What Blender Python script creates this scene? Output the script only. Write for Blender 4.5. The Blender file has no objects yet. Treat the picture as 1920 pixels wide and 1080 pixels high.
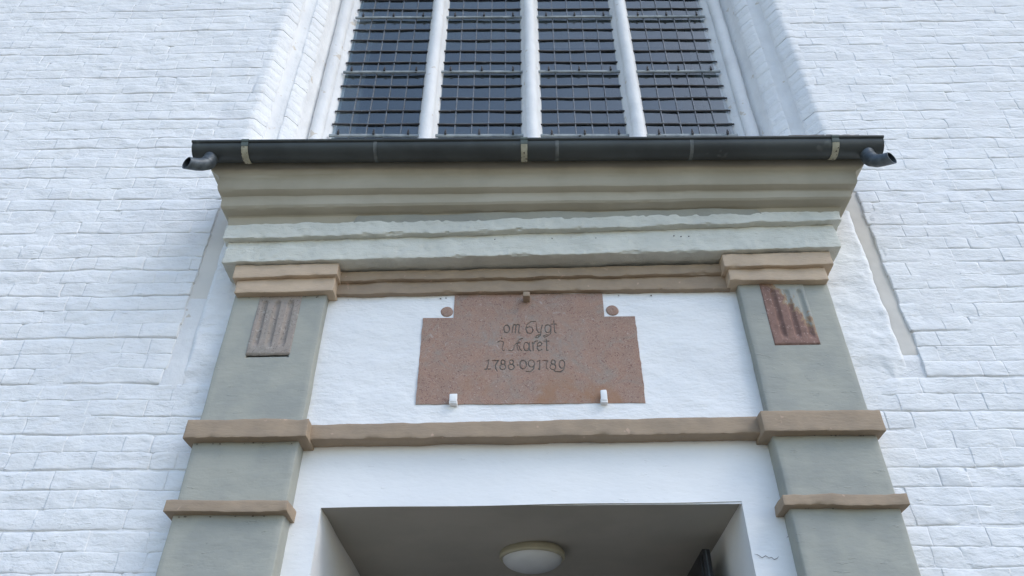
import bpy, math, random
import numpy as np
from mathutils import Vector, Matrix
R = math.radians
rnd = random.Random(7)
S = bpy.context.scene
COL = S.collection

# ------------------------------------------------------------------ camera
CAM = (0.0, -3.2, 1.6)
cd = bpy.data.cameras.new('camera'); cam = bpy.data.objects.new('camera', cd); COL.objects.link(cam)
PIT, YAW, ROL = R(37.6), R(-0.92), R(0.04)
f = Vector((math.sin(YAW)*math.cos(PIT), math.cos(YAW)*math.cos(PIT), math.sin(PIT)))
r = Vector((math.cos(YAW), -math.sin(YAW), 0)); u = r.cross(f)
r2 = math.cos(ROL)*r + math.sin(ROL)*u; u2 = -math.sin(ROL)*r + math.cos(ROL)*u
m = Matrix.Identity(4)
for i in range(3):
    m[i][0] = r2[i]; m[i][1] = u2[i]; m[i][2] = -f[i]; m[i][3] = CAM[i]
cam.matrix_world = m
cd.sensor_width = 36; cd.lens = 36*1400/1920; cd.clip_start = .05; cd.clip_end = 2000
S.camera = cam

# ------------------------------------------------------------------ light
SUN_EL, SUN_AZ = R(46), R(122)          # azimuth from +Y (into the wall) clockwise: high, in front and to the right
w = bpy.data.worlds.new('World'); S.world = w; w.use_nodes = True
nt = w.node_tree; nt.nodes.clear()
sky = nt.nodes.new('ShaderNodeTexSky'); sky.sky_type = 'NISHITA'; sky.sun_disc = False
sky.sun_elevation = SUN_EL; sky.sun_rotation = SUN_AZ; sky.air_density = 1.0; sky.dust_density = .8; sky.ozone_density = 1.0
bg = nt.nodes.new('ShaderNodeBackground'); bg.inputs[1].default_value = .13
wo = nt.nodes.new('ShaderNodeOutputWorld')
nt.links.new(sky.outputs[0], bg.inputs[0]); nt.links.new(bg.outputs[0], wo.inputs[0])
sl = bpy.data.lights.new('sun', 'SUN'); sl.energy = 0.5; sl.angle = R(28); sl.color = (1, .96, .90)
so = bpy.data.objects.new('sun', sl); COL.objects.link(so)
sd = Vector((math.sin(SUN_AZ)*math.cos(SUN_EL), math.cos(SUN_AZ)*math.cos(SUN_EL), math.sin(SUN_EL)))
so.rotation_euler = sd.to_track_quat('Z', 'Y').to_euler()
S.view_settings.view_transform = 'Standard'; S.view_settings.look = 'None'
S.view_settings.gamma = 1; S.view_settings.exposure = 1.21
S.view_settings.use_curve_mapping = False

# ------------------------------------------------------------------ noise
def _h(i, j, k, s):
    n = (i*374761393 + j*668265263 + k*2147483647 + s*1274126177).astype(np.int64)
    n = (n ^ (n >> 13)) * 1274126177 & 0xffffffff
    n = (n ^ (n >> 16)) * 2246822519 & 0xffffffff
    return ((n ^ (n >> 15)) & 0xffffff)/float(0xffffff)*2-1
def vn(P, fr, s=0):
    if np.isscalar(fr): fr = (fr, fr, fr)
    q = np.asarray(P, float)*np.array(fr) + 137.3
    b = np.floor(q).astype(np.int64); t = q-b; t = t*t*(3-2*t)
    o = 0
    for dx in (0, 1):
        for dy in (0, 1):
            for dz in (0, 1):
                wt = (t[:,0] if dx else 1-t[:,0])*(t[:,1] if dy else 1-t[:,1])*(t[:,2] if dz else 1-t[:,2])
                o = o + wt*_h(b[:,0]+dx, b[:,1]+dy, b[:,2]+dz, s)
    return o
def fbm(P, fr, s=0, n=3):
    fr = np.array((fr, fr, fr) if np.isscalar(fr) else fr, float)
    o = 0; a = 1
    for i in range(n):
        o = o + a*vn(P, fr*(2.1**i), s+i*17); a *= .5
    return o

# ------------------------------------------------------------------ linking
WO = {}                                   # world origin of every object
def link(name, mesh_or_none, parent, origin):
    o = bpy.data.objects.new(name, mesh_or_none); COL.objects.link(o)
    po = WO[parent.name] if parent else (0, 0, 0)
    o.location = [origin[i]-po[i] for i in range(3)]
    if parent: o.parent = parent
    WO[o.name] = tuple(origin)
    return o
def thing(name, label, cat, origin, group=None):
    o = link(name, None, None, origin); o['label'] = label; o['category'] = cat
    if group: o['group'] = group
    return o
def tagm(o, label=None, cat=None, group=None, kind=None):
    if label: o['label'] = label
    if cat: o['category'] = cat
    if group: o['group'] = group
    if kind: o['kind'] = kind
    return o
def mesh(name, V, F, mat, parent=None, sharp=35, origin=None, smooth=True):
    V = np.asarray(V, float)
    if origin is None:
        lo, hi = V.min(0), V.max(0); origin = ((lo+hi)/2)
    origin = np.asarray(origin, float)
    me = bpy.data.meshes.new(name)
    me.from_pydata((V-origin).tolist(), [], F if isinstance(F, list) else F.tolist())
    me.materials.append(mat)
    if smooth:
        me.shade_smooth()
        if sharp is not None: me.set_sharp_from_angle(angle=R(sharp))
    else: me.shade_flat()
    me.update()
    return link(name, me, parent, origin)

class MB:                                  # several shapes gathered into one part
    def __init__(s): s.v = []; s.f = []
    def add(s, V, F):
        n = len(s.v); s.v += [tuple(p) for p in V]; s.f += [tuple(i+n for i in q) for q in F]; return s
    def build(s, name, mat, parent=None, **k): return mesh(name, s.v, s.f, mat, parent, **k)

def lin(a, b, step):
    n = max(1, int(round(abs(b-a)/step))); return list(np.linspace(a, b, n+1))
def box_vf(x0, x1, y0, y1, z0, z1, step=.03, bev=.004, ramp=None):
    """closed, subdivided, softly bevelled box"""
    bev = min(bev, (x1-x0)*.3, (y1-y0)*.3, (z1-z0)*.3)
    def ax(a, b):
        return [a]+lin(a+bev, b-bev, step)+[b]
    X, Y, Z = ax(x0, x1), ax(y0, y1), ax(z0, z1)
    idx = {}; V = []; F = []
    def vid(i, j, k):
        if (i, j, k) not in idx: idx[(i, j, k)] = len(V); V.append((X[i], Y[j], Z[k]))
        return idx[(i, j, k)]
    a, b, c = len(X)-1, len(Y)-1, len(Z)-1
    for i in range(a):
        for j in range(b):
            F.append((vid(i,j,0), vid(i,j+1,0), vid(i+1,j+1,0), vid(i+1,j,0)))
            F.append((vid(i,j,c), vid(i+1,j,c), vid(i+1,j+1,c), vid(i,j+1,c)))
    for i in range(a):
        for k in range(c):
            F.append((vid(i,0,k), vid(i+1,0,k), vid(i+1,0,k+1), vid(i,0,k+1)))
            F.append((vid(i,b,k), vid(i,b,k+1), vid(i+1,b,k+1), vid(i+1,b,k)))
    for j in range(b):
        for k in range(c):
            F.append((vid(0,j,k), vid(0,j,k+1), vid(0,j+1,k+1), vid(0,j+1,k)))
            F.append((vid(a,j,k), vid(a,j+1,k), vid(a,j+1,k+1), vid(a,j,k+1)))
    V = np.array(V)
    lo = np.array((x0, y0, z0))+bev; hi = np.array((x1, y1, z1))-bev
    C = np.clip(V, lo, hi); D = V-C; L = np.linalg.norm(D, axis=1, keepdims=True)
    V = C + D/np.maximum(L, 1e-9)*bev
    return V, F
def rough(V, amp, fr=9, s=3, fine=.35):
    """worn plaster: every vertex pushed by smooth noise (closed meshes stay closed)"""
    V = np.asarray(V, float)
    D = np.stack([fbm(V, fr, s, 2), fbm(V, fr, s+50, 2), fbm(V, fr, s+90, 2)], 1)*amp
    D += np.stack([vn(V, fr*5, s+7), vn(V, fr*5, s+57), vn(V, fr*5, s+97)], 1)*amp*fine
    return V+D
def slopez(V, x0, x1, zl0, zr0, zl1, zr1):
    """z in 0..1 -> between a lower line (zl0..zr0) and an upper line (zl1..zr1)"""
    V = np.array(V, float); t = (V[:,0]-x0)/(x1-x0)
    lo = zl0+(zr0-zl0)*t; hi = zl1+(zr1-zl1)*t
    H = (zl1-zl0+zr1-zr0)/2
    V[:,2] = lo+(V[:,2]/H)*(hi-lo)
    return V
def band(name, x0, x1, y0, y1, zl0, zr0, zl1, zr1, mat, parent, amp=.002, step=.02, bev=.0025, s=3, fr=9, fine=.35):
    H = (zl1-zl0+zr1-zr0)/2
    V, F = box_vf(x0, x1, y0, y1, 0, H, step, bev)
    V = slopez(V, x0, x1, zl0, zr0, zl1, zr1)
    t = (V[:,0]-x0)/(x1-x0); low = np.abs(V[:,2]-(zl0+(zr0-zl0)*t)) < bev*1.2; front = V[:,1] < y0+bev*1.2
    X = np.stack([V[:,0], 0*V[:,0], 0*V[:,0]], 1)
    c = np.maximum(0, fbm(X, 16, s+5, 3)-.15)*amp*3.2+np.maximum(0, vn(X, 70, s+6)-.35)*amp*1.2       # chips along the lower arris
    V[:,2] += np.where(low & front, c, 0); V[:,1] += np.where(low & front, c*.5, 0)
    return mesh(name, rough(V, amp, fr, s, fine), F, mat, parent, sharp=40)
def tube_vf(path, rad, n=10, cap=True):
    path = [Vector(p) for p in path]; V = []; F = []
    rad = rad if isinstance(rad, (list, tuple)) else [rad]*len(path)
    up = None
    for i, p in enumerate(path):
        t = ((path[min(i+1, len(path)-1)]-path[max(i-1, 0)])).normalized()
        if up is None: up = t.orthogonal().normalized()
        up = (up - t*up.dot(t)).normalized(); sd_ = t.cross(up)
        for k in range(n):
            a = 2*math.pi*k/n; V.append(tuple(p+(up*math.cos(a)+sd_*math.sin(a))*rad[i]))
    for i in range(len(path)-1):
        for k in range(n):
            a, b = i*n+k, i*n+(k+1) % n
            F.append((a, b, b+n, a+n))
    if cap:
        F.append(tuple(reversed(range(n)))); F.append(tuple(range((len(path)-1)*n, len(path)*n)))
    return V, F
def lathe_vf(prof, c, n=48):
    V = []; F = []
    for rr, z in prof:
        for k in range(n):
            a = 2*math.pi*k/n; V.append((c[0]+rr*math.cos(a), c[1]+rr*math.sin(a), c[2]+z))
    for i in range(len(prof)-1):
        for k in range(n):
            a, b = i*n+k, i*n+(k+1) % n; F.append((a, a+n, b+n, b))
    return V, F

# ------------------------------------------------------------------ materials
def mat(name, base, rough_=.9, var=None, vscale=4, bumps=(), spec=.3, metal=0, spots=None, streak=None, extra=None):
    """var: second colour mixed by soft noise; bumps: (scale, strength, distance, stretch xyz, detail); spots: (colour, scale, threshold)"""
    M = bpy.data.materials.new(name); M.use_nodes = True
    n = M.node_tree; nd = n.nodes; L = n.links.new
    b = nd['Principled BSDF']; b.inputs['Roughness'].default_value = rough_; b.inputs['Metallic'].default_value = metal
    b.inputs['Specular IOR Level'].default_value = spec
    geo = nd.new('ShaderNodeNewGeometry')
    def mp(scale3):
        x = nd.new('ShaderNodeVectorMath'); x.operation = 'MULTIPLY'; L(geo.outputs['Position'], x.inputs[0]); x.inputs[1].default_value = scale3
        return x.outputs[0]
    def noise(scale, st=(1, 1, 1), det=5, ro=.55, dist=0):
        x = nd.new('ShaderNodeTexNoise'); x.inputs['Scale'].default_value = scale; x.inputs['Detail'].default_value = det
        x.inputs['Roughness'].default_value = ro; x.inputs['Distortion'].default_value = dist; L(mp(st), x.inputs['Vector']); return x.outputs[0]
    def ramp(src, a, c):
        x = nd.new('ShaderNodeMapRange'); x.interpolation_type = 'SMOOTHSTEP'; L(src, x.inputs[0]); x.inputs[1].default_value = a; x.inputs[2].default_value = c; return x.outputs[0]
    def mix(fac, A, B):
        x = nd.new('ShaderNodeMix'); x.data_type = 'RGBA'
        if isinstance(fac, float): x.inputs[0].default_value = fac
        else: L(fac, x.inputs[0])
        for i, c in ((6, A), (7, B)):
            if isinstance(c, tuple): x.inputs[i].default_value = (*c, 1)
            else: L(c, x.inputs[i])
        return x.outputs[2]
    col = base
    if var: col = mix(ramp(noise(vscale), .35, .68), col, var)
    if streak: col = mix(ramp(noise(streak[1], (.25, 1, 3)), streak[2], streak[2]+.12), col, streak[0])
    if spots:
        for c, sc, th in spots: col = mix(ramp(noise(sc, det=3), th, th+.05), col, c)
    if extra: col = extra(col, noise, ramp, mix, nd, L, geo)
    if isinstance(col, tuple): b.inputs['Base Color'].default_value = (*col, 1)
    else: L(col, b.inputs['Base Color'])
    prev = None
    for sc, st, di, stretch, det, *nick in bumps:
        x = nd.new('ShaderNodeBump'); x.inputs['Strength'].default_value = st; x.inputs['Distance'].default_value = di
        hh = noise(sc, stretch, det, .6)
        if nick: hh = ramp(hh, nick[0][0], nick[0][1])          # sparse pits or nicks
        L(hh, x.inputs['Height'])
        if prev: L(prev, x.inputs['Normal'])
        prev = x.outputs[0]
    if prev: L(prev, b.inputs['Normal'])
    return M

LIME_B = ((7, .7, .016, (.7, 1, 1.4), 3), (22, .75, .008, (.65, 1, 1.4), 5), (80, .6, .0026, (.8, 1, 1.2), 3), (17, .5, .004, (.45, 1, 1.6), 5, (.42, .34)), (42, .4, .003, (.5, 1, 1.4), 4, (.40, .33)))
M_lime = mat('limewash', (.83, .83, .82), .95, (.775, .78, .78), 3, LIME_B, .15, spots=[((.50, .47, .44), 46, .73), ((.83, .83, .82), 9, .60)])
M_joint = mat('limewashed_mortar', (.81, .81, .80), .95, (.76, .76, .76), 5, LIME_B, .15)
M_jamb = mat('limewash_smooth', (.78, .78, .77), .95, (.72, .72, .715), 5, ((14, .7, .010, (1, 1, .8), 4), (50, .6, .004, (1, 1, 1), 4)), .15,
             spots=[((.62, .57, .50), 11, .66)])
M_panel = mat('limewashed_plaster', (.85, .85, .84), .95, (.81, .815, .815), 2.5,
              ((8, .7, .014, (.7, 1, 1.5), 3), (26, .6, .006, (.7, 1, 1.5), 4), (100, .5, .002, (1, 1, 1), 3), (22, .35, .003, (.5, 1, 1.6), 5, (.42, .34))), .15, spots=[((.35, .33, .30), 60, .79)])
M_head = mat('smooth_limewashed_plaster', (.88, .88, .87), .95, (.83, .835, .835), 2.5,
              ((6, .5, .009, (.6, 1, 1.3), 4), (28, .45, .0035, (.6, 1, 1.6), 5), (24, .5, .003, (.5, 1, 1.6), 5, (.36, .31))), .15, spots=[((.30, .29, .27), 55, .80)])
M_strip = mat('greige_render', (.62, .585, .53), .95, (.67, .635, .58), 5, ((20, .3, .003, (1, 1, 1), 4),), .15)
M_stripl = mat('pale_greige_render', (.76, .725, .67), .95, (.70, .67, .62), 5, ((20, .3, .003, (1, 1, 1), 4),), .15)
M_grey = mat('grey_green_paint', (.40, .398, .345), .85, (.335, .342, .31), 4.5,
             ((6, .6, .010, (.7, 1, 1.5), 3), (22, .5, .0045, (.6, 1, 1.6), 5), (90, .4, .0018, (1, 1, 1), 3), (26, .5, .003, (.5, 1, 1.7), 5, (.36, .30))), .25,
             spots=[((.16, .14, .12), 70, .79)])
M_fascia = mat('fascia_paint_lit', (.68, .675, .60), .88, (.61, .61, .545), 5,  # same grey as the pilasters, its colour lightened for the stronger light up here
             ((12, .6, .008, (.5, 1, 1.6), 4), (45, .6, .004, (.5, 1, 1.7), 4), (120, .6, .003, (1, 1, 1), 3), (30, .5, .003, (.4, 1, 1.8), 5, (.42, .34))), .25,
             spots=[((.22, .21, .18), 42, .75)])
M_tan = mat('tan_paint', (.385, .294, .210), .85, (.338, .262, .192), 9,
             ((10, .5, .006, (.6, 1, 1.5), 4), (60, .5, .004, (.5, 1, 1.6), 5)), .25, spots=[((.30, .20, .15), 48, .74), ((.50, .36, .27), 22, .68)])
M_tan2 = mat('light_tan_paint', (.585, .452, .325), .85, (.51, .395, .29), 6, ((10, .6, .008, (.6, 1, 1.5), 4), (50, .6, .005, (.5, 1, 1.6), 5)), .25, spots=[((.33, .22, .16), 48, .74), ((.55, .42, .33), 22, .68)])
M_cor = mat('cornice_limewash', (.47, .432, .345), .9, (.41, .375, .295), 3,
             ((5, .4, .008, (.5, 1, 1.5), 3), (24, .4, .004, (.6, 1, 1.5), 4)), .2, streak=((.50, .475, .40), 4.5, .60), spots=[((.25, .23, .19), 34, .75)])
def plaque_extra(col, noise, ramp, mix, nd, L, geo):
    col = mix(ramp(noise(5.2, det=6, ro=.75, dist=1.2), .48, .72), col, (.30, .25, .21))
    col = mix(ramp(noise(42, det=4, ro=.8, dist=2.5), .57, .61), col, (.19, .10, .085))
    col = mix(ramp(noise(60, (1, 1, 1.2), det=4, ro=.8, dist=3.5), .57, .63), col, (.52, .42, .37))
    col = mix(ramp(noise(12, det=5, ro=.8, dist=1), .60, .70), col, (.43, .36, .32))
    col = mix(ramp(noise(120, det=2), .66, .72), col, (.17, .11, .10))
    sx = nd.new('ShaderNodeSeparateXYZ'); L(geo.outputs['Position'], sx.inputs[0])
    # grey-green lichen film over the middle of the stone
    dv = nd.new('ShaderNodeVectorMath'); dv.operation = 'MULTIPLY_ADD'; L(geo.outputs['Position'], dv.inputs[0]); dv.inputs[1].default_value = (2.4, 0, 5.2); dv.inputs[2].default_value = (.05, 0, -19.2)
    ln = nd.new('ShaderNodeVectorMath'); ln.operation = 'LENGTH'; L(dv.outputs[0], ln.inputs[0])
    fd = nd.new('ShaderNodeMapRange'); fd.interpolation_type = 'SMOOTHSTEP'; L(ln.outputs['Value'], fd.inputs[0]); fd.inputs[1].default_value = 1.25; fd.inputs[2].default_value = .2
    kk = nd.new('ShaderNodeMath'); kk.operation = 'MULTIPLY'; L(fd.outputs[0], kk.inputs[0]); L(ramp(noise(9, det=6, ro=.8, dist=1), .42, .72), kk.inputs[1])
    col = mix(kk.outputs[0], col, (.30, .275, .245))
    lowr = nd.new('ShaderNodeMapRange'); L(sx.outputs[2], lowr.inputs[0]); lowr.inputs[1].default_value = 3.54; lowr.inputs[2].default_value = 3.34
    k = nd.new('ShaderNodeMath'); k.operation = 'MULTIPLY'; L(lowr.outputs[0], k.inputs[0]); L(ramp(noise(5, det=4), .46, .62), k.inputs[1])
    return mix(k.outputs[0], col, (.33, .185, .11))
M_plaque = mat('red_limestone', (.36, .228, .170), .8, (.325, .215, .165), 14, ((90, .35, .0015, (1, 1, 1), 4),), .3, extra=plaque_extra)
M_letter = mat('engraving_grime', (.15, .15, .135), .95, (.26, .22, .19), 28, (), .1)
def fluteL(col, noise, ramp, mix, nd, L, geo):
    col = mix(ramp(noise(40, det=4, ro=.8, dist=2), .56, .62), col, (.19, .16, .145))
    return mix(ramp(noise(26, det=4, ro=.8, dist=1), .58, .66), col, (.47, .42, .37))
M_flL = mat('greyish_pink_stone', (.36, .305, .265), .85, (.32, .285, .25), 12, ((60, .8, .003, (1, 1, 1), 5),), .25, extra=fluteL)
def fluteR(col, noise, ramp, mix, nd, L, geo):
    sx = nd.new('ShaderNodeSeparateXYZ'); L(geo.outputs['Position'], sx.inputs[0])
    a = nd.new('ShaderNodeMath'); a.operation = 'MULTIPLY_ADD'; L(sx.outputs[0], a.inputs[0]); a.inputs[1].default_value = 1.6; L(sx.outputs[2], a.inputs[2])
    b = nd.new('ShaderNodeMath'); b.operation = 'MULTIPLY_ADD'; L(noise(18, det=4, ro=.7), b.inputs[0]); b.inputs[1].default_value = .42; L(a.outputs[0], b.inputs[2])
    col = mix(ramp(noise(60, det=4, ro=.8), .58, .64), col, (.42, .30, .26))
    col = mix(ramp(b.outputs[0], 6.23, 6.29), col, (.36, .25, .16))
    return mix(ramp(b.outputs[0], 6.28, 6.34), col, (.385, .385, .345))
M_flR = mat('red_stone_half_painted', (.27, .165, .135), .85, (.22, .135, .11), 25, ((70, .8, .003, (1, 1, 1), 5),), .25, extra=fluteR)
M_zinc = mat('dark_weathered_zinc', (.065, .073, .072), .5, (.045, .050, .050), 4, ((5, .3, .01, (1, 1, 1), 3), (60, .15, .002, (1, 1, 1), 3)), .5, metal=.25,
             streak=((.05, .055, .05), 2.5, .6), spots=[((.10, .11, .105), 5.5, .66), ((.16, .17, .165), 38, .74)])
M_zinc2 = mat('bluish_zinc', (.12, .14, .155), .45, (.075, .088, .098), 30, ((60, .2, .002, (1, 1, 1), 3),), .5, metal=.35, spots=[((.16, .17, .17), 24, .68)])
M_solder = mat('seam_solder', (.085, .095, .095), .6, (.17, .18, .175), 26, (), .4)
M_strapG = mat('strap_grey_metal', (.11, .14, .13), .6, (.09, .11, .10), 30, (), .4)
M_strapC = mat('strap_peeling_cream', (.50, .47, .36), .8, (.40, .38, .28), 40, ((80, .5, .002, (1, 1, 1), 3),), .3, spots=[((.06, .045, .04), 55, .60)])
M_lead = mat('lead_came', (.17, .185, .20), .5, (.11, .12, .135), 30, ((60, .3, .002, (1, 1, 1), 3),), .5, metal=.2)
M_iron = mat('dark_saddle_iron', (.035, .033, .033), .6, (.05, .045, .045), 20, ((60, .3, .002, (1, 1, 1), 3),), .4, spots=[((.15, .16, .17), 25, .64)])
M_tie = mat('grey_painted_bar', (.33, .36, .36), .6, (.20, .23, .24), 14, ((60, .3, .002, (1, 1, 1), 3),), .4, spots=[((.05, .05, .05), 26, .66)])
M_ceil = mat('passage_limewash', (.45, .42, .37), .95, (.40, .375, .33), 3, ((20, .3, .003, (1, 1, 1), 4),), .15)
M_frost = mat('frosted_glass', (.66, .68, .70), .4, (.60, .62, .64), 6, (), .5)
M_cream = mat('cream_metal_ring', (.46, .43, .32), .5, (.41, .385, .28), 14, (), .4, spots=[((.12, .08, .05), 20, .74)])
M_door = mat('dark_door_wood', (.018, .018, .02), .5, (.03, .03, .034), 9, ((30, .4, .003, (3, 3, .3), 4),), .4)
M_tile = mat('mossy_tile', (.16, .12, .10), .95, (.08, .08, .06), 30, ((50, 1, .006, (1, 1, 1), 5),), .2)
M_ground = mat('gravel_ground', (.20, .18, .145), 1, (.25, .225, .18), 1.2, ((25, .7, .02, (1, 1, 1), 5),), .2)
M_dark = mat('dark_interior', (.03, .03, .032), 1)
def glass_mat():
    M = bpy.data.materials.new('leaded_window_glass'); M.use_nodes = True
    n = M.node_tree; n.nodes.clear(); L = n.links.new; N = n.nodes.new
    out = N('ShaderNodeOutputMaterial'); mx = N('ShaderNodeMixShader'); tr = N('ShaderNodeBsdfTransparent'); gl = N('ShaderNodeBsdfGlossy')
    oi = N('ShaderNodeObjectInfo'); rp = N('ShaderNodeValToRGB')
    rp.color_ramp.elements[0].color = (.50, .55, .56, 1); rp.color_ramp.elements[1].color = (.82, .85, .86, 1)
    L(oi.outputs['Random'], rp.inputs[0]); L(rp.outputs[0], tr.inputs['Color'])
    gl.inputs['Roughness'].default_value = .05; gl.inputs['Color'].default_value = (.95, .97, .90, 1)
    g = N('ShaderNodeNewGeometry'); no = N('ShaderNodeTexNoise'); no.inputs['Scale'].default_value = 6; no.inputs['Detail'].default_value = 1; L(g.outputs['Position'], no.inputs['Vector'])
    bp = N('ShaderNodeBump'); bp.inputs['Strength'].default_value = .12; bp.inputs['Distance'].default_value = .004; L(no.outputs[0], bp.inputs['Height'])
    L(bp.outputs[0], gl.inputs['Normal'])
    fr = N('ShaderNodeFresnel'); fr.inputs['IOR'].default_value = 2.35
    inv = N('ShaderNodeMath'); inv.operation = 'SUBTRACT'; inv.inputs[0].default_value = 1; L(g.outputs['Backfacing'], inv.inputs[1])
    mu = N('ShaderNodeMath'); mu.operation = 'MULTIPLY'; L(fr.outputs[0], mu.inputs[0]); L(inv.outputs[0], mu.inputs[1])
    L(mu.outputs[0], mx.inputs[0]); L(tr.outputs[0], mx.inputs[1]); L(gl.outputs[0], mx.inputs[2]); L(mx.outputs[0], out.inputs[0])
    return M
M_glass = glass_mat()
M_room = mat('dim_interior_plaster', (.62, .63, .66), .95, (.55, .56, .60), 1)
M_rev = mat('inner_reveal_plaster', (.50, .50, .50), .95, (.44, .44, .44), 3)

# ================================================================== ground
G = mesh('ground', [(-60, -80, 0), (60, -80, 0), (60, 12, 0), (-60, 12, 0)], [(0, 1, 2, 3)], M_ground, smooth=False)
G['kind'] = 'structure'

# ================================================================== church wall
CX = .088                                   # centre line of the window
DX0, DX1, DZ = -.896, .961, 2.853           # doorway
wall = thing('church_wall', 'tall white limewashed brick church wall behind the portal and around the tall window', 'wall', (0, .3, 0))
STR_L, STR_R = (-1.795, -1.70, 3.56, 4.80), (1.905, 1.990, 3.64, 4.82)

def sheet(xs, zs, yf, hole=None):
    """wall-facing grid; hole = list of (x0,x1,z0,z1) left open"""
    xs, zs = np.array(xs), np.array(zs)
    GX, GZ = np.meshgrid(xs, zs); P = np.stack([GX.ravel(), np.zeros(GX.size), GZ.ravel()], 1)
    P[:,1] = yf(P); n = len(xs); F = []
    for j in range(len(zs)-1):
        zc = (zs[j]+zs[j+1])/2
        for i in range(n-1):
            xc = (xs[i]+xs[i+1])/2
            if hole and any(a < xc < b and c < zc < d for a, b, c, d in hole): continue
            F.append((j*n+i, j*n+i+1, (j+1)*n+i+1, (j+1)*n+i))
    return P, F
def axis(pts, step):
    o = []
    for a, b, s_ in zip(pts[:-1], pts[1:], step):
        o += lin(a, b, s_)[(1 if o else 0):]
    return o
JW = 1.836                                  # half width of the window opening at the wall face
WZ0 = 5.12; WTOP = 8.4
def sm(t): t = np.clip(t, 0, 1); return t*t*(3-2*t)
def base_y(P):
    y = .0030+fbm(P, (4, 4, 9), 11, 3)*.0062; y = np.maximum(y, -.0012)
    for a, b, c, d in (STR_L, STR_R):
        dx = np.maximum(np.maximum(a-P[:,0], P[:,0]-b), 0); dz = np.maximum(np.maximum(c-P[:,2], P[:,2]-d), 0)
        y = y+.026*(1-sm(np.hypot(dx, dz)/.02))
    far = sm((np.abs(P[:,0])-4.6)/.2)
    return y-.006*far
xs = axis([-14, -4.8, CX-JW-.03, -1.5, DX0, DX1, 1.65, CX+JW+.03, 4.8, 14], [.8, .03, .03, .06, .1, .06, .03, .03, .8])
zs = axis([0, 2.2, DZ, 5.0, WZ0, 7.7, WTOP, 12], [.4, .03, .03, .06, .03, .2, .6])
V, F = sheet(xs, zs, base_y, [(DX0, DX1, -1, DZ), (CX-JW-.03, CX+JW+.03, WZ0, WTOP)])
mesh('mortar', V, F, M_joint, wall, sharp=None)
# thickness of the wall behind (sides, top, back)
B = MB()
for x0, x1, z0, z1 in ((-14, CX-JW-.03, 0, 12), (CX+JW+.03, 14, 0, 12), (CX-JW-.03, CX+JW+.03, WTOP, 12)):
    v, fc = box_vf(x0, x1, .06, 1.5, z0, z1, 99, .01)
    if x0 == -14: v = np.array(v)
    B.add(v, fc)
B.build('wall_core', M_joint, wall, smooth=False)

# bricks --------------------------------------------------------------
CH = .0915
def lim_left(z):
    if z < 3.52: return -1.49
    if z < 4.84: return -1.797+.003*math.sin(z*23)
    return CX-JW-.035
def lim_right(z):
    if z < 3.52: return 1.60
    if z < 4.86: return 1.993+.003*math.sin(z*19+1)
    return CX+JW+.035
def project(x, z):
    d = Vector((x-CAM[0], -CAM[1], z-CAM[2])); q = d.dot(f)
    return 960+1400*d.dot(r2)/q, 540-1400*d.dot(u2)/q
def warp(P):
    P[:,2] += fbm(np.stack([P[:,0], P[:,0]*0, P[:,2]], 1), (1.1, 1, 2.2), 87, 3)*.0085; return P
bricks = []                                  # (x0, x1, z0, z1)
for row in range(62):
    z0 = 2.20+row*CH
    zw = z0+.004*math.sin(row*2.3)
    zc = z0+CH/2
    for side in (-1, 1):
        lim = lim_left(zc) if side < 0 else lim_right(zc)
        x = lim; k = rnd.randrange(3); first = True
        while abs(x) < 4.65:
            L_ = (.268, .262, .130)[k % 3]*rnd.uniform(.93, 1.07); k += 1
            if first: L_ = L_*rnd.choice((.45, .75, 1)); first = False
            a, b = (x-L_, x) if side < 0 else (x, x+L_)
            bricks.append((a, b, zw, zw+CH)); x = a if side < 0 else b
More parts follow.
